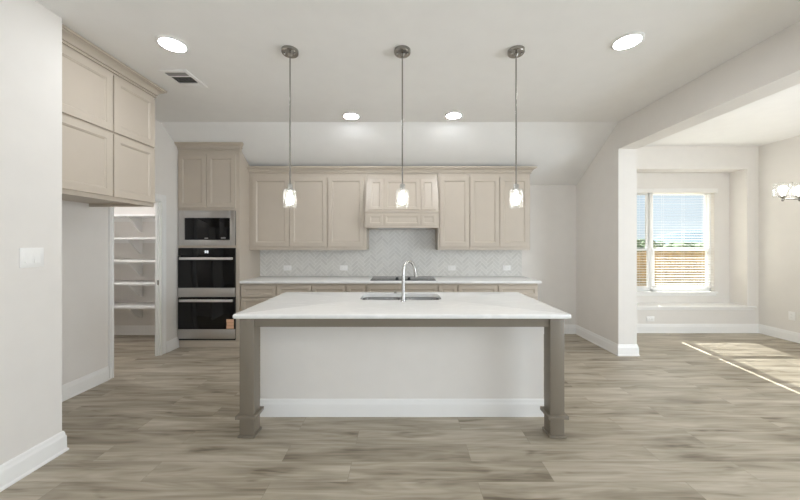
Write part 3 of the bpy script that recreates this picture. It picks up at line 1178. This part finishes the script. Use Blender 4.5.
t = thing('kitchen_faucet', 'tall gooseneck pull-down chrome faucet on the island counter by the sink', 'faucet', (0.012, 2.797, 0.9145))
fx, fy = 0.012, 2.797
obj('base_flange', lathe(bmesh.new(), [(0.026, 0), (0.026, 0.006), (0.02, 0.01)], (fx, fy, 0.9145), 24), 'chrome', t)
dirv = Vector((0.66, 0.75, 0))
pts, rad = [], []
for z in (0.92, 1.0, 1.1, 1.17):
    pts.append(Vector((fx, fy, z)))
    rad.append(0.0165 - (z - 0.92) * 0.012)
R = 0.08
for k in range(1, 15):
    a = PI * k / 15
    pts.append(Vector((fx, fy, 1.185)) + dirv * (R - R * math.cos(a)) + Vector((0, 0, R * math.sin(a) * 1.05)))
    rad.append(0.0125)
end = pts[-1]
obj('spout', tube(bmesh.new(), pts, rad, 16), 'chrome', t)
d_ = (pts[-1] - pts[-2]).normalized()
obj('spray_head', tube(bmesh.new(), [end, end + d_ * 0.02, end + d_ * 0.06, end + d_ * 0.085], [0.0135, 0.016, 0.018, 0.0165], 16), 'chrome', t)

single('air_switch', lathe(bmesh.new(), [(0.017, 0), (0.017, 0.004), (0.012, 0.006), (0.012, 0.012), (0.010, 0.014)], (-0.07, 3.262, 0.9145), 20), 'nickel', 'small round nickel button on the counter behind the sink', 'button')

# ------------------------------------------------------------------ pantry shelves
GP = 'white pantry shelves'
sh = [(1.846, 'white pantry shelf, topmost in the doorway'), (1.508, 'white pantry shelf second from the top'), (1.176, 'white pantry shelf in the middle of the five'), (0.844, 'white pantry shelf second from the bottom'), (0.504, 'white pantry shelf nearest the floor')]
for z, lb in sh:
    t = thing('pantry_shelf', lb, 'shelf', (-3.95, 4.7, z - 0.018), GP)
    obj('board', B(-4.748, XL - 0.054, 4.50, 4.888, z - 0.018, z + 0.012, bevel=0.002), 'trim', t)
    obj('cleat', B(-4.748, XL - 0.054, 4.870, 4.888, z - 0.07, z - 0.018), 'trim', t)
    bm = prism(bmesh.new(), [(4.869, z - 0.018), (4.62, z - 0.018), (4.62, z - 0.03), (4.835, z - 0.235), (4.869, z - 0.245)], 'x', -4.085, -4.06)
    obj('bracket', bm, 'trim', t)

# ------------------------------------------------------------------ ceiling fittings
GC = 'recessed ceiling lights'
for x, y, lb in ((-1.785, 2.42, 'round recessed light nearest the left wall cabinets'), (1.728, 2.385, 'round recessed light on the right, over the open floor'), (-0.618, 3.785, 'round recessed light between left and centre pendants, near the back slope'), (0.625, 3.77, 'round recessed light between centre and right pendants, near the back slope')):
    t = thing('recessed_light', lb, 'ceiling light', (x, y, H - 0.012), GC)
    obj('trim_ring', lathe(bmesh.new(), [(0.088, 0), (0.1, 0.0), (0.108, 0.006), (0.108, 0.0115), (0.088, 0.0115), (0.088, 0)], (x, y, H - 0.012), 40, cap=False), 'plastic', t)
    obj('lens', lathe(bmesh.new(), [(0.088, 0), (0.088, 0.006)], (x, y, H - 0.010), 40), 'led', t)
# more of the same fittings in the living room behind and in the pantry
for x, y, lb in ((-1.4, -0.9, 'recessed light'), (1.4, -0.9, 'recessed light'), (-1.4, -3.2, 'recessed light'), (1.4, -3.2, 'recessed light'), (4.3, -2.4, 'recessed light')):
    t = thing('recessed_light', 'round recessed light in the living room ceiling behind the viewer', 'ceiling light', (x, y, H - 0.012), GC)
    obj('trim_ring', lathe(bmesh.new(), [(0.088, 0), (0.1, 0.0), (0.108, 0.006), (0.108, 0.0115), (0.088, 0.0115), (0.088, 0)], (x, y, H - 0.012), 24, cap=False), 'plastic', t)
    obj('lens', lathe(bmesh.new(), [(0.088, 0), (0.088, 0.006)], (x, y, H - 0.010), 24), 'led', t)
t = thing('pantry_light', 'round flush light on the pantry ceiling above the shelves', 'ceiling light', (-4.0, 3.7, 2.64))
obj('lens', lathe(bmesh.new(), [(0.08, 0), (0.13, 0.02), (0.14, 0.045)], (-4.0, 3.7, 2.64), 32), emit('pantry_lens', (0.97, 0.98, 1.0), 45), t)
obj('rim', lathe(bmesh.new(), [(0.15, 0), (0.15, 0.0145)], (-4.0, 3.7, 2.685), 32), 'plastic', t)

t = thing('air_vent', 'white rectangular air supply vent in the ceiling left of the pendants', 'vent', (-2.055, 2.93, H - 0.012))
vx0, vx1, vy0, vy1 = -2.185, -1.925, 2.775, 3.085
bm = bmesh.new()
zz0, zz1 = H - 0.012, H - 0.001
ix0, ix1 = vx0 + 0.035, vx1 - 0.035
box(bm, vx0, ix0, vy0, vy1, zz0, zz1, bevel=0.003)
box(bm, ix1, vx1, vy0, vy1, zz0, zz1, bevel=0.003)
box(bm, ix0, ix1, vy0, vy0 + 0.035, zz0, zz1, bevel=0.003)
box(bm, ix0, ix1, vy0 + 0.09, vy0 + 0.11, zz0, zz1, bevel=0.003)
box(bm, ix0, ix1, vy1 - 0.085, vy1, zz0, zz1, bevel=0.003)
obj('frame', bm, 'plastic', t)
obj('duct_shade_sheet', B(ix0, ix1, vy0 + 0.035, vy1 - 0.085, H - 0.003, H - 0.0015), 'dark', t)  # dark sheet; the shade behind the slats is in its colour
x = ix0 + 0.012
while x < ix1 - 0.008:
    m = Matrix.Translation((x, 0, H - 0.008)) @ Matrix.Rotation(0.6, 4, 'Y')
    bm = B(-0.0045, 0.0045, vy0 + 0.108, vy1 - 0.083, -0.0007, 0.0007)
    bmesh.ops.transform(bm, matrix=m, verts=bm.verts[:])
    obj('slat', bm, 'slot', t)
    x += 0.0145
y = vy0 + 0.045
while y < vy0 + 0.088:
    m = Matrix.Translation((0, y, H - 0.008)) @ Matrix.Rotation(-0.6, 4, 'X')
    bm = B(ix0, ix1, -0.0045, 0.0045, -0.0007, 0.0007)
    bmesh.ops.transform(bm, matrix=m, verts=bm.verts[:])
    obj('slat', bm, 'slot', t)
    y += 0.014

# pendants
GPD = 'glass pendants over the island'


def pendant(x, label):
    y = 2.50
    t = thing('pendant_light', label, 'pendant light', (x, y, 1.72), GPD)
    bm = lathe(bmesh.new(), [(0.066, 0.022), (0.066, 0.0), (0.06, -0.008), (0.02, -0.012), (0.008, -0.03)], (x, y, H - 0.023), 36)
    cn = obj('canopy', bm, 'nickel', t)
    for s in (-1, 1):
        obj('screw', lathe(bmesh.new(), [(0.006, 0), (0.007, 0.004), (0.005, 0.007)], (x + 0.04 * s, y - 0.01, H - 0.039), 12), 'chrome', cn)
    obj('rod', tube(bmesh.new(), [(x, y, H - 0.04), (x, y, 1.915)], 0.0058, 12), 'nickel', t)
    obj('socket', lathe(bmesh.new(), [(0.008, 0.055), (0.018, 0.05), (0.021, 0.044), (0.021, 0.0), (0.017, -0.004), (0.016, -0.02)], (x, y, 1.862), 24), 'chrome', t)
    bm = bmesh.new()
    prof = [(0.02, 1.873), (0.034, 1.872), (0.045, 1.867), (0.0505, 1.859), (0.0525, 1.847), (0.0525, 1.722), (0.0495, 1.722), (0.0495, 1.845), (0.048, 1.856), (0.043, 1.863), (0.033, 1.868), (0.02, 1.869)]
    lathe(bm, [(r, z) for r, z in prof], (x, y, 0), 32, cap=False)
    obj('shade', bm, 'shade', t)
    obj('bulb', lathe(bmesh.new(), [(0.012, 1.842), (0.014, 1.83), (0.024, 1.805), (0.028, 1.785), (0.024, 1.765), (0.012, 1.754), (0.002, 1.752)], (x, y, 0), 24), 'bulb', t)


pendant(-0.900, 'clear glass pendant light on a long rod, leftmost over the island')
pendant(0.003, 'clear glass pendant light on a long rod, centre of three before the hood')
pendant(0.917, 'clear glass pendant light on a long rod, rightmost over the island')

# chandelier in the breakfast room (only its left end is in the frame)
CY, CX = 3.30, 4.40
t = thing('chandelier', 'nickel chandelier with clear glass shades at the right edge of the breakfast room', 'chandelier', (CX, CY, 1.9))
obj('bar', tube(bmesh.new(), [(4.04, CY, 1.905), (4.76, CY, 1.905)], 0.006, 12), 'nickel', t)
obj('stem', tube(bmesh.new(), [(CX, CY, 1.905), (CX, CY, H - 0.02)], 0.008, 12), 'nickel', t)
obj('canopy', lathe(bmesh.new(), [(0.065, 0.02), (0.065, 0), (0.02, -0.01)], (CX, CY, H - 0.021), 32), 'nickel', t)
for k in range(5):
    x = 4.04 + 0.18 * k
    obj('shade_holder', lathe(bmesh.new(), [(0.006, -0.028), (0.011, -0.02), (0.009, 0.0), (0.02, 0.012), (0.032, 0.02), (0.032, 0.024)], (x, CY, 1.91), 20), 'nickel', t)
    bm = lathe(bmesh.new(), [(0.03, 1.934), (0.066, 1.936), (0.071, 1.942), (0.071, 2.075), (0.068, 2.075), (0.068, 1.944), (0.064, 1.939), (0.03, 1.937)], (x, CY, 0), 28, cap=False)
    sh_ = obj('shade', bm, 'shade', t)
    obj('bulb', lathe(bmesh.new(), [(0.013, 1.945), (0.016, 1.965), (0.03, 1.995), (0.033, 2.015), (0.026, 2.035), (0.01, 2.046), (0.002, 2.047)], (x, CY, 0), 20), 'bulb2', t)

# ------------------------------------------------------------------ window blind
def blind(x0, x1, v0, v1, label):
    t = thing('window_blind', label, 'blind', ((x0 + x1) / 2, AY + 0.02, 0.68), 'slat blinds in the breakfast window')
    obj('valance', B(v0, v1, AY - 0.022, AY - 0.004, 2.285, 2.36, bevel=0.003), 'slat', t)
    obj('head_rail', B(x0, x1, AY - 0.001, AY + 0.048, 2.285, 2.332), 'slat', t)
    obj('bottom_rail', B(x0, x1, AY + 0.006, AY + 0.042, 0.686, 0.712, bevel=0.004), 'slat', t)
    for k in range(35):
        bm = B(x0, x1, -0.0185, 0.0185, -0.0012, 0.0012)
        bmesh.ops.transform(bm, matrix=T(0, AY + 0.024, 0.745 + 0.0441 * k) @ Matrix.Rotation(math.radians(5), 4, 'X'), verts=bm.verts[:])
        obj('slat', bm, 'slat', t, flat=True)
    for q in (0.16, 0.5, 0.84):
        x = x0 + (x1 - x0) * q
        for yy in (AY + 0.004, AY + 0.044):
            obj('ladder_cord', tube(bmesh.new(), [(x, yy, 0.70), (x, yy, 2.29)], 0.0012, 6), 'slat', t)


blind(WX0 + 0.012, 4.168, WX0 - 0.02, 4.228, 'white open slat blind over the narrow left strip of the breakfast window')  # blind split at the mullion; the gap is added for a sun streak
blind(4.268, WX1 - 0.004, 4.230, WX1 + 0.04, 'white open slat blind covering the fully visible right half of the breakfast window')
